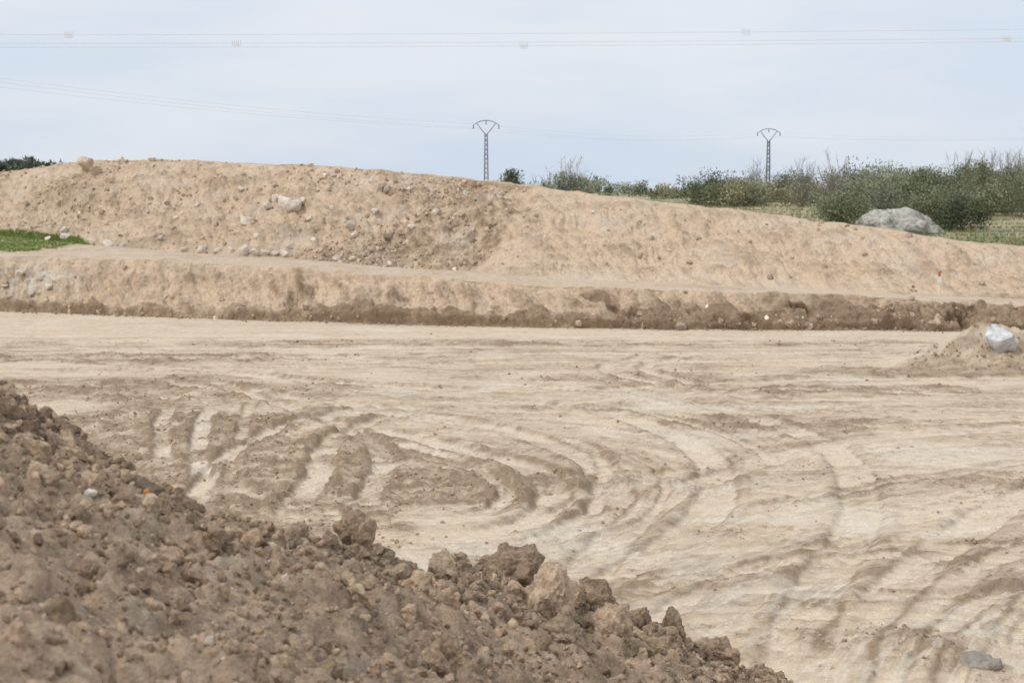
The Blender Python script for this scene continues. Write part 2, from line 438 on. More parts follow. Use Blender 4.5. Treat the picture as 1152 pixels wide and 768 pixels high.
disp = big*0.17*(0.35+face)+face*(0.11*rill+0.10*rill2+0.05*layer)
disp += 0.07*med*(0.4+face)
lp = lumps(ex/0.45, v/0.4, 5, .25)*0.4*0.3+lumps(ex/0.2, v/0.18, 6, .4)*0.2*0.4
rough_zone = np.clip(0.03+0.6*fbm(ex/4, v/2, 3, 75)+zone_rub*0.9+k2*.22*smooth(-2, -6, ex)+np.where(k0, .8*smooth(0.5, 0.0, ez)+.35*smooth(2, 6, ex), 0), 0.02, 1.3)
disp += lp*rough_zone
g1 = np.exp(-(gc/0.35)**2)*k2*np.sin(np.pi*et)*smooth(-.5, .3, fbm(ez, ex*.5, 3, 89)+.2)
disp -= 0.28*g1
disp += zone_rub*(-.18+.24*fbm(ex/1.0, v/.8, 4, 90))
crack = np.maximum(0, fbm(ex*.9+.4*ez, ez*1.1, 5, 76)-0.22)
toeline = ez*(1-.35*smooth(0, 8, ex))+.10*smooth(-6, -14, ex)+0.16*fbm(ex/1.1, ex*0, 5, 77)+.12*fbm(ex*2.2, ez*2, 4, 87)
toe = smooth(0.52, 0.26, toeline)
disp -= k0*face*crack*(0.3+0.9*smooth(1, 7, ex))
fluting = fbm(ex*2.4+.8*ez, ez*.6, 4, 99, .6)
disp += k0*face*.10*fluting
disp += k0*0.24*toe*smooth(0, .1, et)
ny, nz = -0.75, 0.65
ny = np.where(k1 | k3, 0, ny); nz = np.where(k1 | k3, 1.0, nz)
ey2 = ey+ny*disp; ez2 = ez+nz*disp
ez2 = np.where(k3, ez2-0.02, ez2)
ed = 0.12+0.26*big+0.22*med+0.22*rill*face+.46*rill2*face+.24*layer
ed += k2*0.13*smooth(1.0, -3.0, gc)
ed += zone_rub*(0.24+.35*med)
ed += 0.40*g1  # gully notch darkened in colour, painted shadow along the recess
ed += k0*(0.66*toe+.15*face+.34*fluting*face)  # even darkening of the lower face is painted shade; toe is dark soil
ed += k0*smooth(1.5, 8, ex)*(0.26+0.45*fbm(ex/1.3, ez*1.3, 4, 79))*smooth(1.1, .7, ez+0.2*fbm(ex/2, ez, 3, 80))
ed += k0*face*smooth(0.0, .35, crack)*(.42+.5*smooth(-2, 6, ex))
ed += rough_zone*lp*.8
ed += k1*(-.06+.25*fbm(ex*.6, ey*1.6, 4, 105)) - k3*0.08
epale = k0*np.exp(-(((ex+16.2)/1.5)**2+((ez-1.0)/.5)**2))*1.1*np.clip(.5+fbm(ex*2, ez*2, 4, 81), 0, 1)
epale += 0.25*smooth(0, .6, fbm(ex/2.2, v/1.2, 4, 82))*(k2 | k1)+0.15*k1
eg = (k1*smooth(0.25, 0.45, et)+k2*smooth(0.16, 0.02, et))*smooth(-17.3, -18.6, ex+0.6*fbm(ex, ey, 3, 83))*np.clip(.75+.6*fbm(ex*.8, ey*.5, 3, 88), .1, 1)
eg += k2*smooth(.12, 0, et)*0.35*smooth(-14, -17, ex)
eg += (k3*smooth(12, 17, ex))*0.25*np.clip(.3+fbm(ex/2, ey/2, 3, 84), 0, 1)
emask = np.stack([np.clip(ed, 0, 1), np.clip(eg, 0, 1), np.clip(epale, 0, .9)], 1)
E = np.stack([ex, ey2, ez2], 1)
obj_from('earth_embankment', E, grid_faces(nr, nc), M_emb, emask)
Ef = E[(ek <= 2)]
Ekf = ek[ek <= 2]
def emb_at(x, zz, kinds=(0, 2)):
    m = np.isin(Ekf, kinds)
    P = Ef[m]
    j = np.argmin((P[:, 0]-x)**2+(P[:, 2]-zz)**2)
    return P[j].copy()

# ------------------------------------------------------------------ FOREGROUND MOUND
cr = np.array([(-8, 4.2), (-2.5, 4.2), (-1.44, 4.03), (-1.02, 3.95), (-.67, 3.95), (-.465, 4.23), (-.28, 4.4), (-.05, 4.9), (.35, 5.35), (.6, 5.35), (1.02, 5.7), (1.4, 5.5), (3, 4.0), (6, 2.0)])
def mound_z(x, y):
    yc = np.interp(x, cr[:, 0], cr[:, 1])
    a0 = 3.08-.03*smooth(-.4, -.7, x)*smooth(-1.5, -1.1, x)+.02*smooth(-1.1, -1.5, x)
    zb = a0-0.505*x-0.097*y
    zb = np.where(x < -1.7, a0+0.505*1.7+0.25*(-x-1.7)-0.097*y, zb)
    over = np.maximum(0, y-yc)
    zb = zb-0.85*over-0.15*np.minimum(over, .3)
    zb = zb-0.6*np.maximum(0, -x-4)
    zb = zb-0.7*np.maximum(0, -y-1.0)
    l = 0.05*fbm(x/0.55, y/0.55, 4, 91)+0.022*fbm(x/0.09, y/0.09, 5, 92)
    l = l+lumps(x/0.15, y/0.15, 11, .35)*0.15*0.36+lumps(x/0.065, y/0.065, 12, .5)*0.065*0.6+lumps(x/0.026, y/0.026, 13, .7)*0.026*0.6
    return np.maximum(zb+l, -0.3)
mx = np.concatenate([np.linspace(-9, -2.45, 40), np.linspace(-2.4, 1.7, 820), np.linspace(1.75, 6.5, 40)])
my = np.concatenate([np.linspace(-5, 1.25, 40), np.linspace(1.3, 6.4, 680), np.linspace(6.45, 10, 30)])
MY, MX = np.meshgrid(my, mx, indexing='ij')
fx, fy = MX.ravel(), MY.ravel()
mzz = mound_z(fx, fy)
md = 0.30+0.45*fbm(fx/0.30, fy/0.30, 5, 93)+0.25*fbm(fx/1.2, fy/1.2, 3, 94)
mp = 0.3*smooth(.2, .7, fbm(fx/.25, fy/.25, 4, 95))
obj_from('soil_mound', np.stack([fx, fy, mzz], 1), grid_faces(len(my), len(mx)), M_mound,
         np.stack([np.clip(md, 0, 1), np.zeros_like(md), np.clip(mp, 0, 1)*.5], 1))

# ------------------------------------------------------------------ ROCK / CLOD PROTOTYPES
def rock_proto(sub, planes=10, pd=(0.62, 0.9), amp=0.12, fr=1.6, seed=0, octs=None, gain=.62):
    bm = bmesh.new(); bmesh.ops.create_icosphere(bm, subdivisions=sub, radius=1)
    V = np.array([v.co[:] for v in bm.verts]); F = np.array([[v.index for v in f.verts] for f in bm.faces])
    bm.free()
    r = np.random.default_rng(seed)
    for i in range(planes):
        n = r.normal(size=3); n /= np.linalg.norm(n)
        d = r.uniform(*pd)
        ex_ = np.maximum(0, V@n-d)
        V = V-ex_[:, None]*n*0.92
    out = []
    o = Vector(r.uniform(0, 50, 3))
    for p in V:
        vv = Vector(p)
        k = 0; a = amp; f = fr
        for q in range(octs or (4 if sub > 2 else 2)):
            k += a*mnoise.noise(vv*f+o); a *= gain; f *= 2.1
        out.append(vv*(1+k))
    return np.array([v[:] for v in out]), F

P1 = [rock_proto(1, 4, (.6, .9), .40, 1.2, 100+i) for i in range(8)]
P2 = [rock_proto(2, 8, (.5, .9), .38, 1.5, 200+i) for i in range(10)]
P3 = [rock_proto(3, 10, (.5, .85), .36, 1.4, 300+i, 4, .5) for i in range(8)]
P5 = [rock_proto(5, 11, (.5, .85), .40, 1.2, 400+i, 6, .52) for i in range(8)]
R4 = [rock_proto(4, 14, (.5, .85), .10, 1.4, 500+i) for i in range(8)]

def rotmats(n, r, tilt=math.pi):
    a, b, c = r.uniform(0, 2*math.pi, n), r.uniform(-tilt, tilt, n), r.uniform(-tilt, tilt, n)
    ca, sa, cb, sb, cc, sc = np.cos(a), np.sin(a), np.cos(b), np.sin(b), np.cos(c), np.sin(c)
    Rz = np.zeros((n, 3, 3)); Rz[:, 0, 0] = ca; Rz[:, 0, 1] = -sa; Rz[:, 1, 0] = sa; Rz[:, 1, 1] = ca; Rz[:, 2, 2] = 1
    Ry = np.zeros((n, 3, 3)); Ry[:, 0, 0] = cb; Ry[:, 0, 2] = sb; Ry[:, 2, 0] = -sb; Ry[:, 2, 2] = cb; Ry[:, 1, 1] = 1
    Rx = np.zeros((n, 3, 3)); Rx[:, 1, 1] = cc; Rx[:, 1, 2] = -sc; Rx[:, 2, 1] = sc; Rx[:, 2, 2] = cc; Rx[:, 0, 0] = 1
    return Rz@Ry@Rx

def scatter(protos, pos, size, tint, r, squash=(.6, 1.0), tilt=math.pi):
    n = len(pos); VV, FF, CC = [], [], []; off = 0
    R = rotmats(n, r, tilt); sc = r.uniform(*squash, (n, 3)); sc[:, 0] = 1
    pick = r.integers(0, len(protos), n)
    for k, (V, F) in enumerate(protos):
        s = np.nonzero(pick == k)[0]
        if len(s) == 0: continue
        W = V[None]*sc[s][:, None, :]*size[s][:, None, None]
        W = np.einsum('nij,nvj->nvi', R[s], W)+pos[s][:, None, :]
        nv = len(V)
        VV.append(W.reshape(-1, 3)); FF.append((F[None]+(np.arange(len(s))*nv)[:, None, None]+off).reshape(-1, 3))
        CC.append(np.repeat(tint[s], nv, axis=0)); off += nv*len(s)
    return np.vstack(VV), np.vstack(FF), np.vstack(CC)

def merge(parts):
    V, F, C = [], [], []; o = 0
    for v, f, c in parts:
        V.append(v); F.append(f+o); C.append(c); o += len(v)
    return np.vstack(V), np.vstack(F), np.vstack(C)

def tints(n, r, lo=0.65, hi=1.25, whites=0.03):
    b = r.uniform(lo, hi, n)[:, None]*np.array([[1, 1, 1]])
    b = b*(1+r.normal(0, .012, (n, 3)))
    w = r.random(n) < whites
    b[w] = r.uniform(1.2, 1.8, (w.sum(), 1))*np.array([[1.0, 1.12, 1.25]])
    return b

parts = []
def mound_pos(n, xr=(-2.4, 1.9), yr=(1.2, 7.0)):
    return rng.uniform(*xr, n), rng.uniform(*yr, n)
def crest_pos(n, spread):
    x = rng.uniform(-1.9, 1.3, n); y = np.interp(x, cr[:, 0], cr[:, 1])+rng.normal(-.1, spread, n)
    return x, y
for (n, P, lo, hi, fn) in [(42000, P1, .003, .010, mound_pos), (9000, P2, .008, .020, mound_pos), (1100, P3, .018, .042, mound_pos),
                           (3500, P2, .008, .022, lambda n: crest_pos(n, .25)), (300, P3, .02, .052, lambda n: crest_pos(n, .25))]:
    x, y = fn(n); s = lo+(hi-lo)*rng.random(n)**2
    zz = mound_z(x, y)+s*0.25
    parts.append(scatter(P, np.stack([x, y, zz], 1), s, tints(n, rng, .6, 1.4, whites=.02 if hi < .03 else .01), rng))
bigs = [(-.02, 4.85, .125), (-.62, 3.97, .05), (-.47, 4.2, .08), (.34, 5.25, .125), (.22, 5.15, .09), (.47, 5.3, .09), (.62, 5.3, .075), (.8, 5.4, .07), (1.0, 5.5, .07), (.13, 4.6, .13), (.32, 4.7, .12),
        (-.22, 4.45, .06), (.16, 4.4, .10), (.5, 4.8, .08), (-.15, 3.5, .06), (.3, 4.0, .07), (-1.15, 3.9, .035), (.75, 5.0, .07), (.0, 3.1, .05), (.2, 3.75, .06), (-.12, 4.95, .08), (.06, 5.0, .06)]
b = np.array(bigs)
lift = np.full(len(b), .15); lift[[0, 3, 5, 6]] = .35
pz = mound_z(b[:, 0], b[:, 1])+b[:, 2]*lift
tb = tints(len(b), rng, .75, 1.1, 0); tb[9] = tb[10] = (1.35, 1.36, 1.38); tb[0] = tb[3] = (.85, .84, .84)
parts.append(scatter(P5, np.stack([b[:, 0], b[:, 1], pz], 1), b[:, 2], tb, rng, (.6, .9)))
V, F, C = merge(parts)
obj_from('soil_clods', V, F, M_clod, C, smooth_sh=False)
x = np.array([-.93, -.90, -.3]); y = np.array([3.55, 3.5, 3.0])
V, F, C = scatter(P2, np.stack([x, y, mound_z(x, y)+.01], 1), np.array([.018, .013, .012]), np.array([[1.6, .9, .42]]*3), rng)
obj_from('ochre_pebbles', V, F, M_clod, C)
x = np.array([-.98, -1.0, -.2, .1]); y = np.array([3.25, 2.6, 2.8, 3.3])
V, F, C = scatter(P2, np.stack([x, y, mound_z(x, y)+.012], 1), np.array([.016, .011, .012, .013]), np.array([[2.0, 2.6, 3.4]]*4), rng)
obj_from('quartz_pebbles', V, F, M_clod, C)

# site clods and gravel on the pad
parts = []
n = 70000
y = 1/rng.uniform(1/40, 1/11, n); x = y*rng.uniform(-.42, .42, n)
gz_, k = ground_at(x, y)
keep = (rng.random(n) < (0.008+0.45*churn[k]+mm[k]+.08*crumb[k])*(1-.85*trk_flat[k]))
x, y, gz_, kk = x[keep], y[keep], gz_[keep], k[keep]
s = (0.006+0.022*rng.random(len(x))**3)*(0.8+y/40)+.02*rng.random(len(x))**8*(churn[kk] > .3)+.03*mm[kk]*rng.random(len(x))**4
parts.append(scatter(P1, np.stack([x, y, gz_+s*.05], 1), s, tints(len(x), rng, .7, 1.2, .01), rng))
n = 2000
x = rng.uniform(-22, 20, n); yb = np.interp(x, Xc, Lb[0])-0.05-np.abs(rng.normal(0, .3, n))+.25
gz_, k = ground_at(x, yb); s = 0.015+0.06*rng.random(n)**6
parts.append(scatter(P1, np.stack([x, yb, gz_+s*.2], 1), s, tints(n, rng, .6, .85, .0), rng))
V, F, C = merge(parts)
obj_from('scattered_clods', V, F, M_clod_far, C, smooth_sh=False)

# embankment debris
m = (ek == 2) | (ek == 0)
ids = np.nonzero(m & (ex > -25) & (ex < 21))[0]
w = (0.04+rough_zone[ids]**2)*(1+1.2*smooth(0, -5, ex[ids]))*np.where(k0[ids], .4, 1); w /= w.sum()
sel = rng.choice(ids, 6500, p=w)
s = 0.018+0.12*rng.random(len(sel))**7
V, F, C = scatter(P2, E[sel]+np.stack([0*s, -.1*s, .10*s], 1), s, tints(len(sel), rng, .66, 1.15, .03), rng)
obj_from('embankment_rubble', V, F, M_emb_clod, C, smooth_sh=False)

rk = [(-19.1, 5.10, .62), (-18.5, 4.85, .38), (-15.9, 5.35, .2), (-15.5, 5.35, .13), (-9.5, 3.62, .34), (-9.1, 3.45, .38), (-8.7, 3.35, .42), (-9.8, 3.4, .24), (-8.4, 3.6, .2), (-10.6, 2.75, .32), (-10.9, 2.95, .2), (-6.2, 2.65, .30), (-6.0, 2.3, .2),
      (-4.9, 3.95, .32), (-5.1, 4.1, .26), (-5.6, 4.35, .2), (-7.3, 4.6, .15), (-4.7, 2.2, .30), (-7.6, 2.1, .19), (-8.5, 1.85, .2), (-11.2, 4.1, .16), (-2.9, 3.2, .17), (-1.8, 3.9, .15), (3.0, 3.2, .1),
      (-12.2, 1.68, .24), (-11.5, 1.66, .2), (-10.9, 1.7, .22), (-10.2, 1.62, .34), (-9.8, 1.62, .30), (-9.4, 1.62, .26), (-9.0, 1.6, .2), (-8.6, 1.58, .22), (-12.9, 1.7, .16), (-6.5, 1.5, .18), (-5.9, 1.5, .15),
      (-16.4, 1.78, .32), (-15.7, 1.75, .22), (-16.0, 1.8, .17), (-18.7, 2.05, .28), (-18.9, 2.3, .2), (-19.6, 2.0, .18), (-14.1, 2.1, .16), (-13.0, 3.4, .14), (-7.9, 2.9, .19), (-7.1, 3.3, .16), (-5.3, 3.2, .2), (-10.0, 2.2, .16), (-3.8, 2.6, .18), (-12.0, 2.6, .16),
      (-16.4, .9, .22), (-15.9, 1.1, .18), (-16.8, 1.2, .16), (-15.5, .8, .16), (-17.2, .8, .14), (-16.1, .55, .18)]
pos = np.array([emb_at(a, c, (0,) if c < 1.3 else (2,)) for a, c, s in rk]); sz = np.array([s for _, _, s in rk])
pos[:, 2] += sz*.2; pos[:, 1] -= sz*.3
tn = rng.uniform(.95, 1.28, (len(rk), 1))*np.array([[1.03, 1, .96]])
tn[0] = tn[1] = (1.1, .97, .84)
tn[13] = tn[14] = (.75, .66, .58)
tn[17] = (.55, .47, .42)
V, F, C = scatter(R4, pos, sz, tn, rng, (.6, .95), .5)
obj_from('granite_rocks', V, F, M_rock, C)

def single_rock(name, p, s, tint, mat, proto, sq=(1, .8, .8), rz=0.3):
    V, F = proto
    W = V*np.array(sq)*s
    c, q = math.cos(rz), math.sin(rz)
    W = W@np.array([[c, q, 0], [-q, c, 0], [0, 0, 1]])
    ob = obj_from(name, W, F, mat, np.tile(np.array([tint]), (len(V), 1)))
    ob.location = p
    return ob
M_white = tint_mat('white_quartz', (0.58, 0.585, 0.59), 7, 1.0, 0.06)
single_rock('white_rock', (11.05, 32.0, .62), .44, (1, 1, 1), M_white, rock_proto(4, 12, (.5, .9), .22, 1.4, 777, 5), (.85, .8, 1.15), .4)
single_rock('grey_rock', (3.92, 11.65, .03), .21, (.62, .60, .58), M_rock, rock_proto(4, 12, (.5, .9), .3, 1.4, 778, 5), (1.1, .8, .62), .2)
single_rock('grey_rock', (4.9, 41.0, .12), .22, (.85, .8, .75), M_rock, R4[6])

bp_ = rock_proto(5, 5, (.8, .95), .20, 1.3, 900, 6)
M_bould = tint_mat('lichen_granite', (0.42, 0.40, 0.35), 5, 1.5, 0.12)
single_rock('granite_boulder', (23.6, 88, 1.55), 2.5, (1, 1, 1), M_bould, bp_, (1.0, .8, .56), .1)
single_rock('granite_boulder', (25.6, 88.5, 1.4), 1.3, (.9, .9, .9), M_bould, rock_proto(4, 5, (.8, .95), .2, 1.3, 901, 5), (1.0, .8, .5), .6)

# ------------------------------------------------------------------ VEGETATION
def leaf_mat(name):
    m, nt, b = newmat(name)
    at = nt.nodes.new('ShaderNodeAttribute'); at.attribute_name = 'mask'
    geo = nt.nodes.new('ShaderNodeNewGeometry')
    n = noise_(nt, geo.outputs['Position'], 1.2, 3, .6)
    c = mixc(nt, n, mixc(nt, 1.0, at.outputs['Color'], (.6, .6, .6), 'MULTIPLY'), mixc(nt, 1.0, at.outputs['Color'], (1.4, 1.4, 1.4), 'MULTIPLY'))
    nt.links.new(c, b.inputs['Base Color'])
    return m
M_leaf = leaf_mat('shrub_foliage')

def shrub(cx, cy, w, h, nleaf, col, leaf=0.16, bare=0.0, clumps=16, stems=30, seed=0):
    r = np.random.default_rng(seed)
    z0 = float(field_z(np.array([cx]), np.array([cy]))[0])-.1
    V, F, C = [], [], []; o = 0
    th = r.uniform(0, 2*np.pi, clumps); rad = np.sqrt(r.random(clumps))*w/2*.85
    hz = h*(0.2+0.60*r.random(clumps)*(1-0.6*(rad/(w/2))**2))
    cc = np.stack([np.cos(th)*rad, np.sin(th)*rad, hz], 1)
    csz = r.uniform(.08, .17, clumps)*min(w, h*1.3)
    shade = r.uniform(.55, 1.45, clumps)
    k = r.integers(0, clumps, nleaf)
    p = cc[k]+np.clip(r.normal(0, 1, (nleaf, 3)), -1.7, 1.7)*csz[k][:, None]*np.array([1, 1, .8])
    p[:, 2] = np.abs(p[:, 2])
    d = p/np.array([w/2, w/2, h])*np.array([.6, .6, 1])+r.normal(0, .65, (nleaf, 3))+np.array([0, 0, .35]); d /= np.linalg.norm(d, axis=1)[:, None]
    q = np.cross(d, r.normal(size=(nleaf, 3))); q /= np.linalg.norm(q, axis=1)[:, None]+1e-9
    L = leaf*r.uniform(.6, 1.2, nleaf)[:, None]; W = leaf*.60*r.uniform(.7, 1.3, nleaf)[:, None]
    T = np.stack([p-q*W*.5, p+q*W*.5, p+d*L*1.3], 1)
    V.append(T.reshape(-1, 3)); F.append(np.arange(nleaf*3).reshape(-1, 3))
    cl_ = np.array(col)[None]*shade[k][:, None]*r.uniform(.75, 1.25, (nleaf, 1))
    C.append(np.repeat(cl_, 3, 0)); o = nleaf*3
    for i in range(stems):
        e = cc[r.integers(0, clumps)]*r.uniform(.9, 1.1)+r.normal(0, .25, 3)*w/5
        if bare > 0: e[2] = h*r.uniform(.6, 1.12)
        s0 = np.array([r.normal(0, .12)*w/2, r.normal(0, .12)*w/2, 0])
        mid = (s0+e)/2+r.normal(0, .08, 3)*h; mid[:2] = mid[:2]*.8+.1*e[:2]
        pts = [s0, mid, e]
        chains = [(pts, .04 if bare else .035)]
        for t in range(6 if bare else 1):
            a = mid+(e-mid)*r.uniform(0, .9); bb = a+np.array([r.normal(0, .5), r.normal(0, .5), r.uniform(.2, 1.0)])*h*.2
            chains.append(([a, (a+bb)/2+r.normal(0, .03, 3)*h, bb], .018))
        for pts, rr in chains:
            ring = []
            for j, pt in enumerate(pts):
                rad_ = rr*(1-.38*j)
                for a in (0, 2.1, 4.2):
                    ring.append(pt+np.array([math.cos(a)*rad_, math.sin(a)*rad_, 0]))
            V.append(np.array(ring)); f = []
            for j in range(2):
                for a in range(3):
                    i0 = j*3+a; i1 = j*3+(a+1) % 3
                    f += [[i0, i1, i1+3], [i0, i1+3, i0+3]]
            F.append(np.array(f)+o); C.append(np.tile([[.27, .24, .20]], (9, 1))); o += 9
    V = np.vstack(V)+np.array([cx, cy, z0]); F = np.vstack(F); C = np.vstack(C)
    return V, F, C

OL = (.215, .228, .14); GG = (.265, .282, .195); DK = (.125, .142, .085); YL = (.32, .31, .195); GY = (.28, .275, .21)
def mass(name, items):
    V, F, C = merge([shrub(*it[0], **it[1]) for it in items])
    return obj_from(name, V, F, M_leaf, C, smooth_sh=False)
cols = [OL, GG, DK, YL, OL, GG, DK]
items = []; sd = 1
for i in range(50):
    Y = rng.uniform(185, 230); u = rng.uniform(.04, .42)
    h = rng.uniform(1.4, 3.8)+1.6*max(0, u-.2)*rng.random()*4; w = rng.uniform(3.0, 6.0)
    items.append(((u*Y, Y, w, h, 900, cols[rng.integers(0, 7)]), dict(leaf=.26, seed=sd, stems=5))); sd += 1
for i in range(50):
    Y = rng.uniform(130, 175); u = .10+.32*rng.random()**.8
    h = rng.uniform(1.5, 4.4)+2.4*max(0, u-.15)*rng.random()*3; w = h*rng.uniform(1.05, 1.6)+.6
    items.append(((u*Y, Y, w, h, 1700, cols[rng.integers(0, 7)]), dict(leaf=.20, seed=sd, stems=8))); sd += 1
for i in range(20):
    Y = rng.uniform(104, 128); u = rng.uniform(.25, .42)
    h = rng.uniform(1.8, 3.8); w = h*rng.uniform(1.05, 1.5)+.5
    items.append(((u*Y, Y, w, h, 2600, cols[rng.integers(0, 7)]), dict(leaf=.17, seed=sd, stems=10))); sd += 1
mass('scrub_hedge', items)
items = []
for i in range(13):
    Y = rng.uniform(122, 155); u = rng.uniform(.30, .43) if i > 4 else rng.uniform(.16, .29)
    hh = rng.uniform(3.8, 5.6)*(1.2 if u > .33 else .9)
    items.append(((u*Y, Y, rng.uniform(3.0, 4.6), hh, 420, GY), dict(leaf=.15, bare=1, seed=sd, stems=26, clumps=22))); sd += 1
mass('bare_thicket', items)
for (u, Y, w, h, n, c) in [(.232, 96, 3.4, 2.5, 4600, OL), (.262, 99, 3.8, 3.1, 5000, GG), (.292, 94, 3.8, 3.0, 5000, OL), (.315, 91, 3.2, 2.7, 4600, DK), (.245, 108, 4.2, 3.4, 4600, GG), (.345, 112, 4.5, 3.8, 4600, GG), (.37, 118, 4.5, 5.2, 4200, GG), (.325, 120, 3.5, 5.2, 3000, OL)]:
    V, F, C = shrub(u*Y, Y, w, h, n, c, leaf=.14, clumps=34, seed=sd, stems=26); sd += 1
    obj_from('broom_shrub', V, F, M_leaf, C, smooth_sh=False)
V, F, C = shrub(-.35, 120, 2.7, 4.1, 6000, (.11, .13, .075), leaf=.17, clumps=40, seed=sd, stems=14); obj_from('holm_oak', V, F, M_leaf, C, smooth_sh=False)
V, F, C = shrub(5.6, 135, 3.6, 4.6, 2000, GG, leaf=.18, clumps=20, bare=1, seed=sd+1, stems=22); obj_from('olive_tree', V, F, M_leaf, C, smooth_sh=False)
V, F, C = shrub(3.2, 150, 3.6, 3.8, 1700, GG, leaf=.18, clumps=18, bare=1, seed=sd+2, stems=18); obj_from('olive_tree', V, F, M_leaf, C, smooth_sh=False)
items = []
for i in range(100):
    Y = rng.uniform(300, 350); X = -.318*Y-rng.uniform(0, 90)
    items.append(((X, Y, rng.uniform(7, 11), rng.uniform(2.8, 4.4), 420, (.12, .14, .11)), dict(leaf=.7, seed=900+i, stems=2)))
mass('distant_woodland', items)

def tufts(n, xs, ys, zs, hgt, cols_, r):
    nb = 7
    p = np.repeat(np.stack([xs, ys, zs], 1), nb, 0); m_ = len(p)
    p[:, :2] += r.normal(0, .05, (m_, 2))*np.repeat(hgt, nb)[:, None]*6*.35
    d = r.normal(0, .35, (m_, 3)); d[:, 2] = 1; L = np.repeat(hgt, nb)*r.uniform(.6, 1.2, m_)
    a = r.uniform(0, 2*np.pi, m_); q = np.stack([np.cos(a), np.sin(a), 0*a], 1)*(L*.09)[:, None]
    T = np.stack([p-q, p+q, p+d*L[:, None]], 1)
    C_ = np.repeat(np.repeat(cols_, nb, 0)*r.uniform(.7, 1.3, (m_, 1)), 3, 0)
    return T.reshape(-1, 3), np.arange(m_*3).reshape(-1, 3), C_
gi = rng.choice(np.nonzero((eg > .35) & (ex < -15) & (ex > -34))[0], 5000)
cg = np.array([[.24, .31, .09]])*rng.uniform(.7, 1.3, (len(gi), 1))
V, F, C = tufts(len(gi), E[gi, 0]+rng.normal(0, .05, len(gi)), E[gi, 1]+rng.normal(0, .05, len(gi)), E[gi, 2], rng.uniform(.05, .13, len(gi)), cg, rng)
obj_from('grass_verge', V, F, M_leaf, C, smooth_sh=False)
n = 12000
y = 1/rng.uniform(1/180, 1/64, n); x = y*rng.uniform(.08, .42, n)
zz, k = ground_at(x, y)
cg = np.where(rng.random((n, 1)) < .40, np.array([[.34, .30, .17]]), np.array([[.21, .25, .10]]))
V, F, C = tufts(n, x, y, zz, rng.uniform(.10, .24, n), cg, rng)
obj_from('field_grass', V, F, M_leaf, C, smooth_sh=False)

# ------------------------------------------------------------------ POLES + WIRES
M_steel = plain_mat('galvanised_steel', (.22, .22, .23), .6, .3, .2, 4)
M_ins = plain_mat('insulator_glass', (.14, .16, .15), .3)
M_wire = plain_mat('aluminium_wire', (.58, .59, .61), .5, .1, .1, 2)
def tube(name, pts, r0, r1=None, mat=None, parent=None, sides=6):
    cu = bpy.data.curves.new(name, 'CURVE'); cu.dimensions = '3D'
    sp = cu.splines.new('POLY'); sp.points.add(len(pts)-1)
    r1 = r0 if r1 is None else r1
    for i, p in enumerate(pts):
        sp.points[i].co = (*p, 1); t = i/(len(pts)-1); sp.points[i].radius = r0*(1-t)+r1*t
    cu.bevel_depth = 1; cu.bevel_resolution = 1; cu.use_fill_caps = True
    ob = bpy.data.objects.new(name, cu); scene.collection.objects.link(ob)
    cu.materials.append(mat)
    if parent: ob.parent = parent
    return ob
def pole(x, y, ztop):
    z0 = float(field_z(np.array([x]), np.array([y]))[0])-.2
    e = bpy.data.objects.new('electricity_pole', None); scene.collection.objects.link(e); e.location = (x, y, z0)
    H = ztop-z0; hv = H-1.35
    b0, b1 = .24, .12
    for i, (sx, sy) in enumerate([(-1, -1), (1, -1), (1, 1), (-1, 1)]):
        tube('mast_leg_%d' % (i+1), [(sx*b0, sy*b0, 0), (sx*b1, sy*b1, hv)], .06, .05, M_steel, e)
    nb = 16
    for k in range(nb):
        za, zb = hv*k/nb, hv*(k+1)/nb
        wa, wb = b0+(b1-b0)*k/nb, b0+(b1-b0)*(k+1)/nb
        s = 1 if k % 2 else -1
        tube('brace', [(-s*wa, -wa, za), (s*wb, -wb, zb)], .03, .03, M_steel, e)
        tube('brace', [(s*wa, wa, za), (-s*wb, wb, zb)], .03, .03, M_steel, e)
        tube('brace', [(wa, -s*wa, za), (wb, s*wb, zb)], .03, .03, M_steel, e)
        tube('brace', [(-wa, s*wa, za), (-wb, -s*wb, zb)], .03, .03, M_steel, e)
    for s in (-1, 1):
        tube('head_arm', [(s*.10, 0, hv-.1), (s*.55, 0, hv+.45), (s*1.0, 0, hv+1.05)], .05, .04, M_steel, e)
        tube('tip', [(s*1.0, 0, hv+1.05), (s*1.35, 0, hv+.85)], .04, .035, M_steel, e)
        tube('insulator', [(s*1.33, 0, hv+.85), (s*1.33, 0, hv+.45)], .05, .05, M_ins, e)
    arch = [(1.0*math.sin(a), 0, hv+.72+.60*math.cos(a)) for a in np.linspace(-1.0, 1.0, 9)]
    arch = [(p[0]*1.19, 0, p[2]) for p in arch]
    tube('arched_crossbeam', arch, .045, .045, M_steel, e)
    tube('insulator', [(0, 0, hv+1.3), (0, 0, hv+.9)], .045, .045, M_ins, e)
    return [(x-1.33, y, z0+hv+.45), (x, y, z0+hv+.9), (x+1.33, y, z0+hv+.45)]
a1_ = pole(-2.7, 150, 11.35)
a2_ = pole(30.4, 170, 11.35)
wp = bpy.data.objects.new('power_lines', None); scene.collection.objects.link(wp)
def wire(p, q, sag, r, n=24):
    pts = []
    for i in range(n+1):
        t = i/n
        pts.append((p[0]+(q[0]-p[0])*t, p[1]+(q[1]-p[1])*t, p[2]+(q[2]-p[2])*t-sag*4*t*(1-t)))
    tube('wire', pts, r, r, M_wire, wp); return pts
for i in range(3):
    o = (i-1)*1.2
    wire(a1_[i], (-62+o, 80-o, 14.8+(.5 if i == 1 else 0)), 1.2, .006)
    wire(a1_[i], a2_[i], .8, .005)
    wire(a2_[i], (85+o, 175, 11.6), .9, .005)
M_mark = plain_mat('bird_marker', (.8, .8, .78), .5)
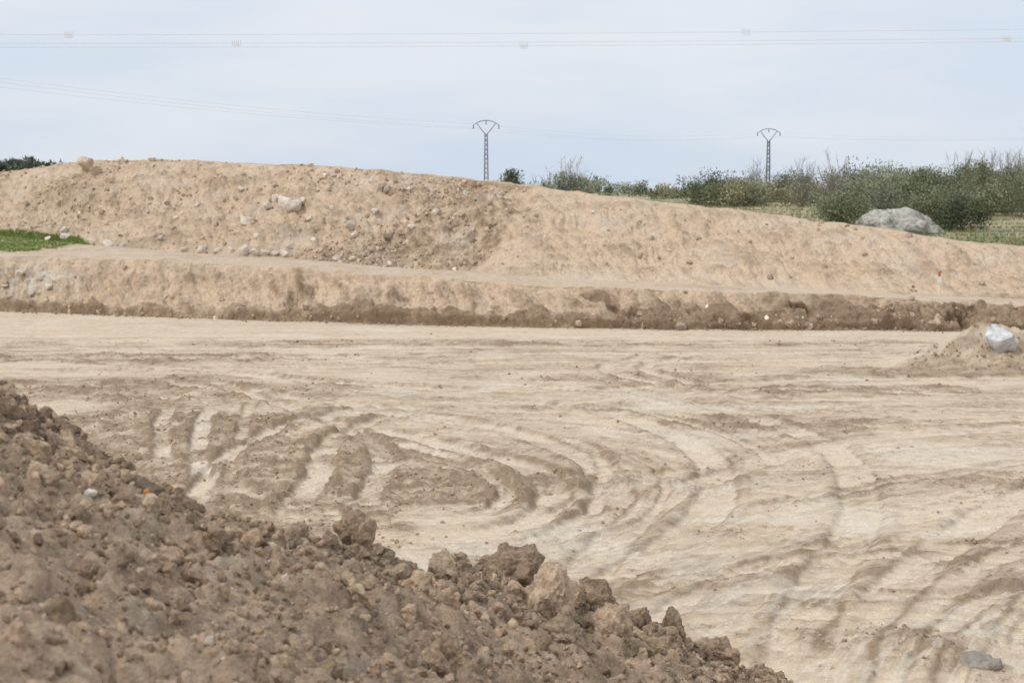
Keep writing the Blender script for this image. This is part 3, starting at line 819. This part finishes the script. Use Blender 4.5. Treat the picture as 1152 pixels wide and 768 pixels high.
WL = [(60, 10.30, 10.68), (60.8, 10.05, 10.38), (61.6, 9.92, 10.36)]
for (yy, zl, zr) in WL:
    wire((-75, yy, zl+.55), (75, yy, zr+.95), .75, .0058, 40)
def marker(px, line_y, zl, zr):
    t = (px+75)/150; zz = (zl+.55)*(1-t)+(zr+.95)*t-.75*4*t*(1-t)
    pts = [(px-.18+.36*k/30, line_y+.13*math.cos(k*.9), zz+.13*math.sin(k*.9)) for k in range(31)]
    tube('spiral_marker', pts, .009, .009, M_mark, wp)
for px, li in [(-18.4, 0), (-11.6, 1), (.5, 2), (9.7, 0), (20.8, 1)]:
    marker(px, *WL[li])

# survey stake on the bench
st = bpy.data.objects.new('survey_stake', None); scene.collection.objects.link(st)
mb = Ekf == 1; Pb = Ef[mb]
sp_ = Pb[np.argmin((Pb[:, 0]-13.2)**2+(Pb[:, 1]-43.8)**2)]
st.location = (float(sp_[0]), float(sp_[1]), float(sp_[2]))
M_stake = plain_mat('stake_wood', (.74, .71, .66)); M_red = plain_mat('stake_red_paint', (.55, .10, .07))
def lath(name, z0, z1, w, t, mat, point=False):
    bm = bmesh.new(); bmesh.ops.create_cube(bm, size=1)
    for v_ in bm.verts:
        lo = v_.co.z < 0
        v_.co = Vector((v_.co.x*w*(.4 if lo and point else 1), v_.co.y*t, z0 if lo else z1))
    bmesh.ops.bevel(bm, geom=bm.edges[:], offset=.003, segments=1, affect='EDGES')
    me = bpy.data.meshes.new(name); bm.to_mesh(me); bm.free(); me.materials.append(mat)
    ob = bpy.data.objects.new(name, me); scene.collection.objects.link(ob); ob.parent = st
lath('lath', -.3, .66, .06, .025, M_stake, True)
lath('painted_top', .662, .80, .062, .027, M_red)
lath('tag', .46, .64, .12, .032, M_stake)

# wire fence on the right field edge
fe = bpy.data.objects.new('wire_fence', None); scene.collection.objects.link(fe)
M_post = plain_mat('fence_post_wood', (.22, .19, .16))
fp = []
for i in range(9):
    X = 26+i*3.2; Y = 80-i*.7; zz = float(field_z(np.array([X]), np.array([Y]))[0])
    tube('post', [(X, Y, zz-.2), (X+.03, Y, zz+.95)], .04, .035, M_post, fe); fp.append((X, Y, zz))
for hh in (.35, .6, .88):
    tube('strand', [(a, b_, c+hh) for a, b_, c in fp], .005, .005, M_wire, fe)

# ------------------------------------------------------------------ WORLD + SUN
el = math.radians(50); az = math.radians(234)
w = bpy.data.worlds.new('World'); scene.world = w; w.use_nodes = True
nt = w.node_tree; bg = nt.nodes['Background']
sky = nt.nodes.new('ShaderNodeTexSky'); sky.sky_type = 'NISHITA'; sky.sun_disc = False
sky.sun_elevation = el; sky.sun_rotation = az; sky.dust_density = 2.0
tc = nt.nodes.new('ShaderNodeTexCoord')
sp3 = nt.nodes.new('ShaderNodeSeparateXYZ'); nt.links.new(tc.outputs['Generated'], sp3.inputs[0])
mp_ = nt.nodes.new('ShaderNodeMapping'); nt.links.new(tc.outputs['Generated'], mp_.inputs['Vector'])
mp_.inputs['Scale'].default_value = (1.6, 1.0, 8); mp_.inputs['Rotation'].default_value = (0, .10, 0)
n1 = noise_(nt, mp_.outputs[0], 2.2, 4, .5)
f = math_(nt, 'MULTIPLY_ADD', n1, 4.2, -1.6, clamp=True)
up = math_(nt, 'MULTIPLY_ADD', sp3.outputs[2], 5.0, -.15, clamp=True)
f2 = math_(nt, 'ADD', math_(nt, 'MULTIPLY', f, .6), math_(nt, 'MULTIPLY', up, .45), clamp=True)
cc_ = mixc(nt, f2, (6.7, 7.65, 9.0), (8.8, 8.95, 9.3))
col = mixc(nt, .90, sky.outputs[0], cc_)
nt.links.new(col, bg.inputs['Color']); bg.inputs['Strength'].default_value = .1

ld = bpy.data.lights.new('sun', 'SUN'); ld.energy = 1.5; ld.angle = math.radians(12); ld.color = (1, .96, .90)
lo = bpy.data.objects.new('sun', ld); scene.collection.objects.link(lo)
d = Vector((math.sin(az)*math.cos(el), math.cos(az)*math.cos(el), math.sin(el)))
lo.rotation_euler = (-d).to_track_quat('-Z', 'Y').to_euler()

# ------------------------------------------------------------------ CAMERA
cd = bpy.data.cameras.new('camera'); cam = bpy.data.objects.new('camera', cd); scene.collection.objects.link(cam)
cam.location = (0, 0, 4); cam.rotation_euler = (math.radians(90-6.03), 0, 0)
cd.lens = 50; cd.sensor_width = 36; cd.clip_start = .05; cd.clip_end = 20000
cd.dof.use_dof = True; cd.dof.focus_distance = 9.5; cd.dof.aperture_fstop = 7.1
scene.camera = cam
